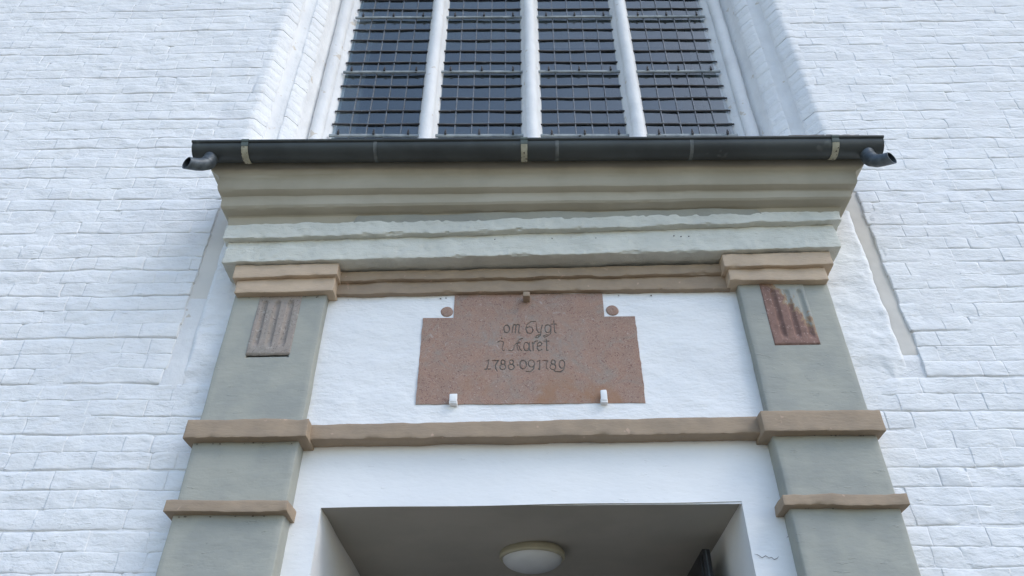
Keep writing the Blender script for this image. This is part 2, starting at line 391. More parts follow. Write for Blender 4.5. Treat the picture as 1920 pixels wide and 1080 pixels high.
def brick_vf(b, sd_):
    x0, x1, z0, z1 = b
    rr = random.Random(sd_)
    op = rr.random()                                        # most upright joints are limed over
    gl_ = rr.uniform(.0008, .0020) if op < .22 else -.0020; gr_ = rr.uniform(.0008, .0020) if .16 < op < .38 else -.0020
    gb = rr.uniform(.0002, .0024); gt = rr.uniform(-.0012, .0008)
    X = [x0+gl_, x0+gl_+.006]+lin(x0+.021, x1-.021, .017)+[x1-gr_-.006, x1-gr_]
    Z = [z0+gb, z0+gb+.0022, z0+.014]+lin(z0+.030, z1-.022, .017)+[z1-gt-.006, z1-gt]
    n = len(X); m_ = len(Z)
    GX, GZ = np.meshgrid(X, Z)
    P = np.stack([GX.ravel(), np.zeros(GX.size), GZ.ravel()], 1)
    ii = np.arange(len(P)) % n; jj = np.arange(len(P))//n
    corner = ((ii == 0) & (gl_ > 0) | (ii == n-1) & (gr_ > 0)) & ((jj == 0) | (jj == m_-1))
    proud = rr.uniform(.0019, .0030)
    tx, tz = rr.gauss(0, .002), .012
    xc, zc = (x0+x1)/2, (z0+z1)/2
    y = -(proud+tx*(P[:,0]-xc)+tz*(P[:,2]-zc))+fbm(P, (7, 7, 15), 31, 5)*.0046+np.abs(vn(P, (28, 28, 60), 35))*.0028
    if gl_ > 0: y = np.where(ii == 0, y+.0014, y)
    if gr_ > 0: y = np.where(ii == n-1, y+.0014, y)
    run = np.clip(fbm(np.stack([P[:,0], 0*P[:,0], 0*P[:,0]+z0], 1), (3.2, 1, 40), 57, 3)+.42, 0, 1)      # where the bed joint is still open
    y = np.where(jj == 0, y+.0010+.0050*run, y); y = np.where(jj == m_-1, y+.0008+.0018*run, y)
    P[:,2] += np.where(jj <= 1, .0030*run, 0)
    # knocked corners and chipped edges
    for _ in range(rr.choice((0, 1, 1, 2, 2))):
        ax, az = rr.choice((x0, x1, rr.uniform(x0, x1))), rr.choice((z0, z1)); rd = rr.uniform(.008, .026)
        y = y+np.exp(-((P[:,0]-ax)**2+2*(P[:,2]-az)**2)/rd**2)*rr.uniform(.003, .007)
    P[:,1] = y
    P = P+np.stack([fbm(P, 14, 5, 2)*.0040, np.zeros(len(P)), fbm(P, (8, 8, 8), 8, 4)*.0048], 1)
    cen = np.array((xc, 0, zc))
    P[corner] += (np.sign(cen-P[corner])*np.array((.004, 0, .003)))
    warp(P)
    V = [tuple(p) for p in P]; F = []
    for j in range(m_-1):
        for i in range(n-1): F.append((j*n+i, j*n+i+1, (j+1)*n+i+1, (j+1)*n+i))
    ring = [i for i in range(n)]+[j*n+n-1 for j in range(1, m_)]+[(m_-1)*n+i for i in range(n-2, -1, -1)]+[j*n for j in range(m_-2, 0, -1)]
    k0 = len(V)
    for q in ring: V.append((P[q][0], .020, P[q][2]))
    for a in range(len(ring)):
        b_ = (a+1) % len(ring); F.append((ring[b_], ring[a], k0+a, k0+b_))
    return V, F
vis = []
for i, b in enumerate(bricks):
    px, py = project((b[0]+b[1])/2, (b[2]+b[3])/2)
    inn = -20 < px < 1940 and -10 < py < 1090
    hidden = 4.45 < b[2] < 5.1 and abs((b[0]+b[1])/2-.08) < 1.95
    d = math.dist(CAM, ((b[0]+b[1])/2, 0, b[2]))
    if inn and not hidden: vis.append(((b[1]-b[0])/d**2, i))
vis.sort(reverse=True); top = set(i for _, i in vis[:298])
rest = MB()
for i, b in enumerate(bricks):
    V, F = brick_vf(b, i)
    if i in top: mesh('brick', V, F, M_lime, wall, sharp=None)
    else: rest.add(V, F)
o = rest.build('brickwork', M_lime, wall, sharp=None); o['kind'] = 'stuff'

# smooth plaster beside the portal, and the two grey render strips -------
def patch(name, x0, x1, z0, z1, y0, mt, amp=.004, step=.012, ragx=.012, ragz=.02, fr=14, s=3, edges='lrbt', drop=.016, taper=None):
    xs = lin(x0, x1, step); zs = lin(z0, z1, step)
    GX, GZ = np.meshgrid(xs, zs); P = np.stack([GX.ravel(), np.zeros(GX.size), GZ.ravel()], 1)
    dl = P[:,0]-x0 if 'l' in edges else 9; dr = x1-P[:,0] if 'r' in edges else 9
    db = P[:,2]-z0 if 'b' in edges else 9; dt = z1-P[:,2] if 't' in edges else 9
    d = np.minimum(np.minimum(dl, dr), np.minimum(db/6 if name == 'plaster_patch' else db, dt))
    y = y0+fbm(P, (fr, fr, fr*1.3), s, 4)*amp
    if taper: y = y+taper*sm(1-(P[:,2]-z0)/.35)
    P[:,1] = y+drop*(1-sm(np.minimum(d, 1)/(step*1.6)))
    tt = (P[:,0]-x0)/(x1-x0); uu = (P[:,2]-z0)/(z1-z0)
    nx_ = fbm(P*np.array((0, 0, 1)), 11, s+3, 3)
    P[:,0] += nx_*ragx*np.where(tt < .5, 1-2*tt if 'l' in edges else 0, 2*tt-1 if 'r' in edges else 0)
    P[:,2] += fbm(P*np.array((1, 0, 0)), 9, s+5, 3)*ragz*np.where(uu < .5, 1-2*uu if 'b' in edges else 0, 2*uu-1 if 't' in edges else 0)
    n = len(xs); F = [(j*n+i, j*n+i+1, (j+1)*n+i+1, (j+1)*n+i) for j in range(len(zs)-1) for i in range(n-1)]
    return mesh(name, P, F, mt, wall, sharp=None)
patch('render_strip', STR_L[0]-.012, STR_L[1]+.012, 4.02, STR_L[3]+.02, .007, M_stripl, amp=.0015, ragx=0, ragz=.01, drop=.004, s=21)
patch('render_strip', STR_L[0]-.012, STR_L[1]+.012, 3.455, 4.025, .0085, M_jamb, amp=.0020, ragx=0, ragz=.0, drop=.004, s=22, taper=-.0095, edges='lrt')
patch('render_strip', STR_R[0]-.012, STR_R[1]+.012, STR_R[2]-.02, STR_R[3]+.02, .010, M_strip, amp=.0015, ragx=0, ragz=.01, drop=.004, s=25, taper=-.004)
patch('plaster_patch', STR_L[1]-.002, -1.47, 3.50, 4.60, -.010, M_lime, amp=.0045, s=41, ragx=.006, ragz=.04, edges='lb')
patch('plaster_patch', 1.57, STR_R[0]+.003, 3.50, 4.60, -.013, M_lime, amp=.0055, s=47, ragx=.006, ragz=.05, edges='rb')

# window jambs ----------------------------------------------------------
def jamb_side(sg):
    pts = [(1.870, .012), (1.800, .075), (1.784, .10), (1.768, .117), (1.745, .128), (1.700, .140), (1.653, .205), (1.640, .225), (1.634, .26), (1.626, .30), (1.612, .335), (1.603, .352)]
    for k in range(9):
        a = math.pi*(1.0-k/8*1.0); pts.append((1.553-.048*math.cos(math.pi-a), .350-.044*math.sin(math.pi*k/8)))
    pts += [(1.502, .362), (1.495, .366), (1.478, .385), (1.458, .408), (1.44, .42)]
    zs = lin(WZ0-.1, WTOP, .022)
    V = []; n = len(pts)
    for z in zs:
        for h, y in pts: V.append((CX-sg*h, y, z))
    V = np.array(V)
    soft = np.tile(np.array([1 if p[1] < .3 else .55 for p in pts]), len(zs))[:, None]
    D = np.stack([fbm(V, (8, 8, 10), 61+sg, 3), fbm(V, (8, 8, 10), 71+sg, 3), 0*V[:,0]], 1)*.0042
    # the roll is made of moulded bricks: faint swelling once a course
    V = V+D*soft
    V[:,1] += .0012*np.abs(np.sin(V[:,2]*math.pi/.0915/1.0))*(V[:,1] > .28)
    F = []
    for j in range(len(zs)-1):
        for i in range(n-1):
            q = (j*n+i, j*n+i+1, (j+1)*n+i+1, (j+1)*n+i); F.append(q if sg > 0 else q[::-1])
    return V, F
for sg in (1, -1):
    V, F = jamb_side(sg)
    mesh('window_jamb', V, F, M_jamb, wall, sharp=40)
orders = ([(1.905, -.004), (1.875, -.006), (1.840, -.002), (1.799, .058), (1.785, .074), (1.792, .115)],
          [(1.72, .150), (1.712, .131), (1.696, .134), (1.650, .196), (1.637, .214), (1.645, .26)])
def jamb_brick(pr, z0, sd_, sg):
    rr = random.Random(sd_); g = rr.uniform(.0, .0025)
    Z = [z0+g, z0+g+.007, z0+CH/2, z0+CH-g-.007, z0+CH-g]
    V = []; n = len(pr); dd = rr.uniform(-.002, .002)
    for j, z in enumerate(Z):
        for k, (h, y) in enumerate(pr):
            ed = (.0022 if j == 0 else .0010) if j in (0, 4) else 0
            V.append((CX-sg*(h+dd*.5+ed*.5), y+dd+ed+(.02 if k in (0, n-1) else 0)*0, z))
    V = np.array(V); V = rough(V, .0028, 9, 81, .35)
    F = []
    for j in range(4):
        for i in range(n-1):
            q = (j*n+i, j*n+i+1, (j+1)*n+i+1, (j+1)*n+i); F.append(q if sg > 0 else q[::-1])
    V = list(map(tuple, V)); k0 = len(V)
    for j in (0, 4):                               # close top and bottom back into the wall
        b = len(V)
        for i in range(n): V.append((V[j*n+i][0]-sg*.02, V[j*n+i][1]+.03, V[j*n+i][2]))
        for i in range(n-1):
            q = (j*n+i, j*n+i+1, b+i+1, b+i); F.append(q)
    return V, F
hid = MB()
for oi_, pr in enumerate(orders):
    for sg in (1, -1):
        for k in range(36):
            z0 = 5.128+k*CH
            V, F = jamb_brick(pr, z0+rnd.uniform(-.003, .003), 5000+oi_*200+sg*70+k, sg)
            if 5.1 < z0 < 7.62: mesh('jamb_brick', V, F, M_lime, wall, sharp=60)
            else: hid.add(V, F)
hid.build('upper_jamb_brickwork', M_lime, wall, sharp=60)['kind'] = 'stuff'

# ================================================================== window
win = thing('church_window', 'tall church window of four leaded glass lights above the portal gutter', 'window', (CX, .4, WZ0))
def wz(x, z): return z-.0172*(x-CX)+.0015          # the glazing bars hang slightly out of level
LIGHTS = [(-1.367, -.742), (-.597, .010), (.160, .766), (.916, 1.540)]
ROW = .1486; Z0 = 5.731
ROWS = range(-1, 14)
for li, (x0, x1) in enumerate(LIGHTS):
    cw = (x1-x0)/5; xm = (x0+x1)/2; zt = Z0+14*ROW
    # lattice of lead cames: the light itself
    B = MB()
    for c in range(1, 5):
        xx = x0+c*cw+rnd.uniform(-.002, .002)
        V, F = box_vf(xx-.0040, xx+.0040, .388, .399, Z0-ROW, WTOP-.02, .15, .002); B.add(rough(V, .0012, 5, 9), F)
    lt = B.build('light', M_lead, win)
    # panes
    pv, pf = box_vf(-cw/2+.002, cw/2-.002, -.002, .002, -ROW/2+.002, ROW/2-.002, 9, .0006)
    pm = bpy.data.meshes.new('pane'); pm.from_pydata([tuple(p) for p in pv], [], pf); pm.materials.append(M_glass); pm.update()
    up_ = MB()
    for k in list(ROWS)+[14, 15, 16, 17]:
        for c in range(5):
            x = x0+(c+.5)*cw; z = wz(x, Z0+(k+.5)*ROW)
            if k in ROWS:
                p = link('pane', pm, lt, (x, .399, z))
                p.rotation_euler = (R(rnd.gauss(0, .6)), 0, R(rnd.gauss(0, .6)))
            else: up_.add([(a+x, b+.399, c_+z) for a, b, c_ in pv], pf)
    up_.build('upper_panes', M_glass, lt, smooth=False)['kind'] = 'stuff'
    for k in range(0, 19):
        zz = Z0+k*ROW
        tie = (k % 5 == 0)
        if zz > WTOP-.1: continue
        if tie:
            xs = lin(x0-.012, x1+.012, .05)
            V, F = box_vf(x0-.012, x1+.012, .368, .384, zz-.011, zz+.011, .06, .003)
            V = np.array(V); V[:,2] += -.0172*(V[:,0]-CX); V[:,2] += vn(V*np.array((1, 0, 0)), 3, 40+k+li)*.003
            mesh('tie_bar', V, F, M_tie, lt)
            for fr_ in (.09+.01*li, .50, .90):
                xs_ = x0+fr_*(x1-x0); zs_ = wz(xs_, zz)+.008
                B = MB()
                V, F = box_vf(xs_-.008, xs_+.008, .352, .366, zs_-.012, zs_+.014, 1, .003); B.add(V, F)
                V, F = tube_vf([(xs_, .357, zs_+.010), (xs_, .357, zs_+.034)], [.007, .004], 8); B.add(V, F)
                B.build('stud', M_iron, lt)
        else:
            def path(dz, dy):
                return [(x, .3905+dy, wz(x, zz+dz)+.0030*math.sin(x*9+k*1.7+li)+rnd.uniform(-.0007, .0007)) for x in lin(x0-.012, x1+.012, .06)]
            V, F = box_vf(x0, x1, .3895, .3975, zz+.001, zz+.0085, .12, .002)
            V = np.array(V); V[:,2] += -.0172*(V[:,0]-CX)+.0030*np.sin(V[:,0]*9+k*1.7+li)
            mesh('lead_strip', V, F, M_lead, lt)
            V, F = tube_vf(path(-.009, 0), .0066, 8); mesh('saddle_bar', V, F, M_iron, lt, sharp=None)
# chip in one pane
chip = mesh('chip', [(.560+a, .395, 6.951+b) for a, b in ((-.006, -.006), (.004, -.008), (.009, .001), (.003, .009), (-.005, .006))], [(0, 1, 2, 3, 4)], M_lead, win)
# mullions
for x0, x1 in ((-.742, -.597), (.010, .160), (.766, .916)):
    c = (x0+x1)/2; h = (x1-x0)/2
    pts = [(-h-.004, .41), (-h+.004, .395), (-.050, .345), (-.044, .335)]
    for k in range(11):
        a = math.pi*k/10; pts.append((-.046*math.cos(a), .325-.052*math.sin(a)))
    pts += [(.044, .335), (.050, .345), (h-.004, .395), (h+.004, .41)]
    zs = lin(WZ0-.05, WTOP, .025); V = [(c+a, b, z) for z in zs for a, b in pts]; n = len(pts)
    V = np.array(V); V = V+np.stack([fbm(V, (6, 6, 6), 33, 3), fbm(V, (6, 6, 6), 37, 3), 0*V[:,0]], 1)*.0028
    F = [(j*n+i, j*n+i+1, (j+1)*n+i+1, (j+1)*n+i) for j in range(len(zs)-1) for i in range(n-1)]
    mesh('mullion', V, F, M_jamb, win, sharp=50)
# what shows dimly through the glass: the inner reveals and the dark nave behind
for sg in (-1, 1):
    xa = CX+sg*1.462; xb = CX+sg*1.425
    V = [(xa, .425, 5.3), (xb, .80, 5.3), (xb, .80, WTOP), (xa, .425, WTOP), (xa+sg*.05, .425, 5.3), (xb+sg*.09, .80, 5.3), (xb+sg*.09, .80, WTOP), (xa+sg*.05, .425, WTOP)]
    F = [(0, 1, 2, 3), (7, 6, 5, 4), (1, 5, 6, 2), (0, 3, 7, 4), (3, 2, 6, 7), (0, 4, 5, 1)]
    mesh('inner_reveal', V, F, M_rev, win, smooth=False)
V, F = box_vf(CX-1.9, CX+1.9, .62, 4.2, 5.0, 8.9, 9, .01); F = [q[::-1] for q in F]
V = np.array(V); F = [q for q in F if V[list(q)][:,1].max() > .64]
mesh('nave', V, F, M_room, win, smooth=False)
# window sill and the head that closes the opening far above
V = [(x, y, z) for x in (CX-JW-.03, CX+JW+.03) for y, z in ((-.005, WZ0-.06), (-.005, WZ0), (.41, Z0-ROW), (.6, Z0-ROW), (.6, WZ0-.06))]; F = [(i, (i+1) % 5, 5+(i+1) % 5, 5+i) for i in range(5)]+[(4, 3, 2, 1, 0), (5, 6, 7, 8, 9)]; mesh('sill', V, F, M_lime, win)
V, F = box_vf(CX-JW-.03, CX+JW+.03, .01, .6, WTOP-.03, WTOP+.1, .2, .01); mesh('window_head', V, F, M_lime, win)

# ================================================================== portal
por = thing('church_portal', 'grey and tan painted classical portal with pilasters and cornice around the doorway', 'portal', (.05, 0, 0))
# plaster faces between the pilasters
def pan_y(amp, s, fr=(5, 5, 10), y0=-.005):
    def g(P):
        e = sm(np.minimum(np.maximum(np.maximum(DX0-P[:,0], P[:,0]-DX1), P[:,2]-DZ), .06)/.05)
        return y0+fbm(P, fr, s, 4)*amp*e
    return g
V, F = sheet(lin(-1.06, 1.16, .02), lin(3.19, 4.05, .02), pan_y(.0045, 51, y0=-.044), [(-.335, .405, 3.36, 3.96), (-.49, .565, 3.36, 3.81)]); mesh('upper_panel', V, F, M_panel, por, sharp=None)
xs = axis([-1.10, DX0, DX1, 1.18], [.02, .03, .02]); zs = axis([0, 2.3, DZ, 3.20], [.4, .02, .02])
V, F = sheet(xs, zs, pan_y(.002, 55), [(DX0, DX1, -1, DZ)]); 
def door_tilt(V):
    V = np.array(V); t = sm(1-np.abs(V[:,2]-DZ)/.25); V[:,2] += .0105*(V[:,0]-.03)*t+.0018*np.sin(V[:,0]*7)*t; return V
mesh('door_head', door_tilt(V), F, M_head, por, sharp=None)
# passage: two reveals and the ceiling
ys = axis([-.005, .012, .1, 2.3], [.01, .02, .12])
for x, sg in ((DX0, 1), (DX1, -1)):
    zz = axis([0, 2.3, DZ], [.4, .04]); V = np.array([(x, y, z) for z in zz for y in ys]); V = door_tilt(V)
    V[:,0] += fbm(V, 6, 13, 3)*.004*sm((V[:,1])/.08)-.006*sg*sm(1-(V[:,1]+.005)/.017)*0
    n = len(ys); F = [(j*n+i, j*n+i+1, (j+1)*n+i+1, (j+1)*n+i) for j in range(len(zz)-1) for i in range(n-1)]
    mesh('door_reveal', V, F if sg > 0 else [q[::-1] for q in F], M_head, por, sharp=40)
xx = lin(DX0, DX1, .05); V = np.array([(x, y, DZ) for y in ys for x in xx]); V = door_tilt(V); n = len(xx)
V[:,2] += fbm(V, 4, 15, 3)*.004*sm(V[:,1]/.1)*sm(np.minimum(V[:,0]-DX0, DX1-V[:,0])/.1)
F = [(j*n+i, (j+1)*n+i, (j+1)*n+i+1, j*n+i+1) for j in range(len(ys)-1) for i in range(n-1)]
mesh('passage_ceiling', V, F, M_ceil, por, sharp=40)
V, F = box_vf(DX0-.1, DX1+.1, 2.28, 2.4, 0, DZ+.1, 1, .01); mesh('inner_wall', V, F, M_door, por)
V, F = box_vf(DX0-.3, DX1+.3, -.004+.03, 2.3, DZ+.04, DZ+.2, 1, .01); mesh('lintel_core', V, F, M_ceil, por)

# pilasters
def pilaster(x0, x1, ztl, ztr, s, rc):
    zs = axis([0, 2.3, (ztl+ztr)/2], [.5, .03])
    V, F = box_vf(x0, x1, -.10, .012, 0, 1, .025, .007)
    # rebuild z spacing: dense only where it is seen
    xs_ = sorted([x0, x0+.007]+lin(x0+.03, x1-.03, .03)+[x1-.007, x1]+[q for q in (rc[0]+.003, rc[0]+.009, rc[1]-.009, rc[1]-.003)])
    ys_ = [.012, -.03, -.07, -.093]
    prof = [(x0, y) for y in ys_]+[(x0+.0025, -.0975)]+[(x, -.10) for x in xs_[1:-1]]+[(x1-.0025, -.0975)]+[(x1, y) for y in ys_[::-1]]
    V = [(x, y, z) for z in zs for x, y in prof]; n = len(prof)
    V = np.array(V); V = V+np.stack([fbm(V, 5, s, 3)*.0020, fbm(V, (5, 5, 9), s+9, 4)*.0020, 0*V[:,0]], 1)
    V[:,1] = np.where((V[:,1] < -.09) & (V[:,0] > rc[0]+.006) & (V[:,0] < rc[1]-.006) & (V[:,2] > rc[2]+.006) & (V[:,2] < rc[3]), -.070, V[:,1])
    V[:,2] += np.where(V[:,2] > 3, (ztr-ztl)*((V[:,0]-(x0+x1)/2)/(x1-x0)), 0)*sm((V[:,2]-3)/1.0)
    F = [(j*n+i, j*n+i+1, (j+1)*n+i+1, (j+1)*n+i) for j in range(len(zs)-1) for i in range(n-1)]
    return mesh('pilaster', V, F, M_grey, por, sharp=45)
PL = pilaster(-1.502, -1.020, 3.985, 3.995, 101, (-1.368, -1.143, 3.586, 3.965))
PR = pilaster(1.132, 1.597, 4.03, 4.04, 131, (1.240, 1.470, 3.618, 4.005))
# bands wrapped round the pilasters
band('collar', -1.530, -1.000, -.140, .004, 2.777, 2.774, 2.829, 2.826, M_tan, PL, .0034, .012, .003, 201)
band('collar', 1.096, 1.622, -.140, .004, 2.792, 2.790, 2.838, 2.842, M_tan, PR, .0034, .012, .003, 211)
band('middle_band', -1.532, -.975, -.150, .004, 3.112, 3.119, 3.204, 3.208, M_tan, PL, .0038, .012, .004, 221)
band('middle_band', 1.083, 1.625, -.150, .004, 3.130, 3.131, 3.232, 3.233, M_tan, PR, .0038, .012, .004, 231)
band('lower_capital', -1.492, -.978, -.140, .004, 3.938, 3.953, 4.024, 4.044, M_tan2, PL, .0036, .012, .003, 241, fr=11)
band('lower_capital', 1.082, 1.592, -.140, .004, 3.995, 3.993, 4.070, 4.078, M_tan2, PR, .0036, .012, .003, 251, fr=11)
band('upper_capital', -1.512, -.964, -.165, .004, 4.020, 4.040, 4.104, 4.114, M_tan2, PL, .0036, .012, .003, 261, fr=11)
band('upper_capital', 1.060, 1.630, -.165, .004, 4.066, 4.076, 4.150, 4.165, M_tan2, PR, .0036, .012, .003, 271, fr=11)
band('belt_course', -1.01, 1.11, -.086, .004, 3.135, 3.154, 3.210, 3.239, M_tan, por, .0040, .012, .003, 281)
band('lower_moulding', -1.00, 1.10, -.075, .004, 3.977, 3.993, 4.050, 4.080, M_tan, por, .0038, .012, .004, 291, fr=11)
band('upper_moulding', -1.00, 1.10, -.100, .004, 4.046, 4.076, 4.106, 4.138, M_tan, por, .0038, .012, .004, 301, fr=11)
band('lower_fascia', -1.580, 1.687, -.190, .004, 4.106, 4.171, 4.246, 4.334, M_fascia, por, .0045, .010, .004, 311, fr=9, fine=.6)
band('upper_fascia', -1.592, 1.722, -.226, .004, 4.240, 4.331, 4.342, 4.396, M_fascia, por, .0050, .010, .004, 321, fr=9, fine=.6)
# cornice: a profile swept round three sides
_P = [(.05, 4.360, 1), (.218, 4.362, 1), (.229, 4.385, .8), (.233, 4.402, .7), (.240, 4.407, .65), (.270, 4.411, .6), (.288, 4.416, .5), (.298, 4.426, .4), (.301, 4.445, .3), (.304, 4.468, .2),
      (.309, 4.476, .1), (.328, 4.483, 0), (.342, 4.491, -.1), (.350, 4.506, -.2), (.352, 4.535, -.3), (.354, 4.565, -.4), (.358, 4.577, -.4), (.370, 4.590, -.5), (.378, 4.606, -.5), (.382, 4.63, -.5), (.382, 4.70, -.5), (.05, 4.72, -.5)]
PRF = [(o_, z-.024*k, z+.024*k) for o_, z, k in _P]
def cornice():
    st = []
    k = 9
    fx = lin(0, 1, .007)
    V = []
    cols = [('l', t) for t in np.linspace(0, 1, k)[:-1]]+[('f', t) for t in fx]+[('r', t) for t in np.linspace(1, 0, k)[1:]]
    for o_, zl, zr in PRF:
        xl = -1.590-max(0, min(o_, .353)-.226)*.45-max(0, o_-.353)*2.1; xr = 1.730+max(0, min(o_, .353)-.226)*.62+max(0, o_-.353)*2.0
        for side, t in cols:
            if side == 'l': x, y = xl, .02+(-o_-.02)*t
            elif side == 'r': x, y = xr, .02+(-o_-.02)*t
            else: x, y = xl+(xr-xl)*t, -o_
            V.append((x, y, zl+(zr-zl)*((x-xl)/(xr-xl))))
    V = np.array(V); n = len(cols)
    amp = np.repeat(np.array([.0035 if 0 < i < len(PRF)-3 else .001 for i in range(len(PRF))]), n)[:, None]
    D = np.stack([fbm(V, 4, 411, 3), fbm(V, 4, 421, 3), fbm(V, 4, 431, 3)], 1)
    V = V+D*amp
    F = [(j*n+i, j*n+i+1, (j+1)*n+i+1, (j+1)*n+i) for j in range(len(PRF)-1) for i in range(n-1)]
    return mesh('cornice', V, F, M_cor, por, sharp=28)
cornice()
# the fascia paint runs up onto the cornice in a ragged stripe
V = []; F = []; xs = lin(-.905, 1.30, .012)
for i, x in enumerate(xs):
    t = (x+1.59)/3.32; zl = 4.339+(4.389-4.339)*t; e = sm(np.array(min(x+.905, 1.30-x)/.02)).item()
    hh = (.034-.006*max(0, x))*e+.006*math.sin(x*11)*math.sin(x*4.3)+rnd.uniform(-.0015, .0015)
    hh = max(.003, hh)
    V += [(x, -.2235, zl-.006), (x, -.2235-hh*.40-.004, zl+hh)]
    if i: F.append((2*i-2, 2*i, 2*i+1, 2*i-1))
mesh('paint_overlap', V, F, M_grey, por)

# hood behind the gutter: sloping lead roof with a row of tiles on its edge
hood = thing('hood_roof', 'small sloping hood with mossy tile edge on top of the cornice behind the gutter', 'roof', (.08, -.2, 4.72))
V, F = box_vf(-1.62, 1.78, -.38, .002, 0, .02, .2, .004)
V = np.array(V); V[:,2] += 4.712-.006*V[:,0]+(V[:,1]+.38)*.62; mesh('lead_sheet', V, F, M_zinc, hood)
x = -1.66
while x < 1.72:
    wd = rnd.uniform(.19, .23); up = .040*max(0, min(1, (x-.9)/.6))
    V, F = box_vf(x+.003, min(x+wd, 1.865)-.003, -.445, -.10, 0, .022, .02, .006)
    V = rough(np.array(V), .0035, 30, 77, .5); V[:,2] += 4.702+up+(V[:,1]+.445)*.55+rnd.uniform(-.003, .003)
    mesh('hood_tile', V, F, M_tile, hood); x += wd

# ================================================================== gutter
GX0, GX1, GY, GR = -1.765, 1.925, -.450, .065
def gz(x): return 4.679-(x-GX0)*.0068
gut = thing('roof_gutter', 'long dark zinc half round gutter running along the top of the cornice', 'gutter', (.08, GY, 4.64))
def arc(a0, a1, rr, n): return [(GY+rr*math.cos(a0+(a1-a0)*k/n), rr*math.sin(a0+(a1-a0)*k/n)) for k in range(n+1)]
xs = lin(GX0, GX1, .05)
pr = arc(math.pi, 2*math.pi, GR, 20)+arc(2*math.pi, math.pi, GR-.002, 20); n = len(pr)
V = np.array([(x, y, gz(x)+z) for x in xs for y, z in pr]); V[:,1] += vn(V, (1.5, 9, 9), 5)*.0016; V[:,2] += vn(V, (1.5, 9, 9), 6)*.0014
F = [(j*n+i, (j+1)*n+i, (j+1)*n+(i+1) % n, j*n+(i+1) % n) for j in range(len(xs)-1) for i in range(n)]
F += [tuple(reversed(range(n))), tuple(range((len(xs)-1)*n, len(xs)*n))]
mesh('trough', V, F, M_zinc, gut, sharp=50)
V, F = tube_vf([(x, GY-GR-.002, gz(x)+.004+.0007*math.sin(x*5)) for x in lin(GX0-.004, GX1+.004, .08)], .0095, 10); mesh('rolled_lip', V, F, M_zinc, gut, sharp=60)
for xe, sg in ((GX0, -1), (GX1, 1)):
    B = MB(); a = arc(math.pi, 2*math.pi, GR+.0015, 20)
    V = [(xe+sg*.0015, y, gz(xe)+z) for y, z in a]+[(xe-sg*.0035, y, gz(xe)+z) for y, z in a]; k = len(a)
    F = [tuple(range(k)), tuple(reversed(range(k, 2*k)))]+[(i, i+1, k+i+1, k+i) for i in range(k-1)]
    B.add(V, F).build('end_cap', M_zinc, gut, sharp=40)
def strap_vf(x0, x1, a0, a1, rr, th, n=12):
    V = []; A = [a0+(a1-a0)*k/n for k in range(n+1)]
    for x in (x0, x1):
        for R_ in (rr, rr+th):
            for a in A: V.append((x, GY+R_*math.cos(a), gz(x)+R_*math.sin(a)))
    k = n+1; F = []
    for i in range(n):
        F += [(k+i, 3*k+i, 3*k+i+1, k+i+1), (i, i+1, 2*k+i+1, 2*k+i), (i, k+i, k+i+1, i+1), (2*k+i, 2*k+i+1, 3*k+i+1, 3*k+i)]
    F += [(0, 2*k, 3*k, k), (n, k+n, 3*k+n, 2*k+n)]
    return V, F
for x, wd in ((-1.480, .034), (.021, .034), (1.672, .034)):
    V, F = strap_vf(x-wd/2, x+wd/2, math.pi+.42, math.pi*1.72, GR+.0012, .004); V = rough(np.array(V), .0012, 40, 91)
    st = mesh('bracket_strap', V, F, M_strapC, gut, sharp=40)
    B = MB(); V, F = strap_vf(x-wd/2-.0015, x+wd/2+.0015, math.pi-.02, math.pi+.44, GR+.003, .004, 5); B.add(V, F)
    B.build('strap_clip', M_strapG, st)
    V, F = tube_vf([(x-wd/2-.0015, GY-GR-.002, gz(x)+.004), (x+wd/2+.0015, GY-GR-.002, gz(x)+.004)], .0122, 12); mesh('clip_fold', V, F, M_strapG, st, sharp=50)
for x in (-.778, .197, .914):
    V, F = strap_vf(x-.009, x+.009, math.pi+.05, 2*math.pi-.1, GR+.0004, .0012, 20)
    mesh('soldered_seam', V, F, M_solder, gut)
# two bent outlet spouts
for path, nm, lab in (([(-1.672, -.452, 4.635), (-1.672, -.458, 4.592), (-1.679, -.470, 4.560), (-1.690, -.490, 4.532), (-1.706, -.512, 4.510), (-1.731, -.555, 4.476)], 'spout', None),
                      ([(1.846, -.452, 4.615), (1.846, -.458, 4.562), (1.853, -.470, 4.530), (1.862, -.490, 4.502), (1.876, -.512, 4.484), (1.899, -.553, 4.456)], 'spout', None)):
    n = 16; rad = [.040, .037, .035, .034, .033, .033]
    V, F = tube_vf(path, rad, n, cap=False); V = np.array(V)
    d = np.array(path[-1])-np.array(path[-2]); d /= np.linalg.norm(d); c = np.array(path[-1])
    last = V[-n:]; last += d*((c[2]-last[:,2])/.033*.022)[:, None]; V[-n:] = last
    k = len(V); V2, F2 = tube_vf(path, [q-.0025 for q in rad], n, cap=False); V2 = np.array(V2); l2 = V2[-n:]; l2 += d*((c[2]-l2[:,2])/.033*.022)[:, None]; V2[-n:] = l2
    Fs = list(F)+[tuple(i+k for i in q[::-1]) for q in F2]
    e = len(path)-1
    Fs += [(e*n+i, e*n+(i+1) % n, k+e*n+(i+1) % n, k+e*n+i) for i in range(n)]
    sp = mesh('spout', np.vstack([V, V2]), Fs, M_zinc2, gut, sharp=30)
    V, F = tube_vf([path[1], [path[1][i]*.9+path[2][i]*.1 for i in range(3)], path[2]], [.0385, .0395, .037], 16, cap=False)
    mesh('spout_collar', V, F, M_zinc2, sp, sharp=30)

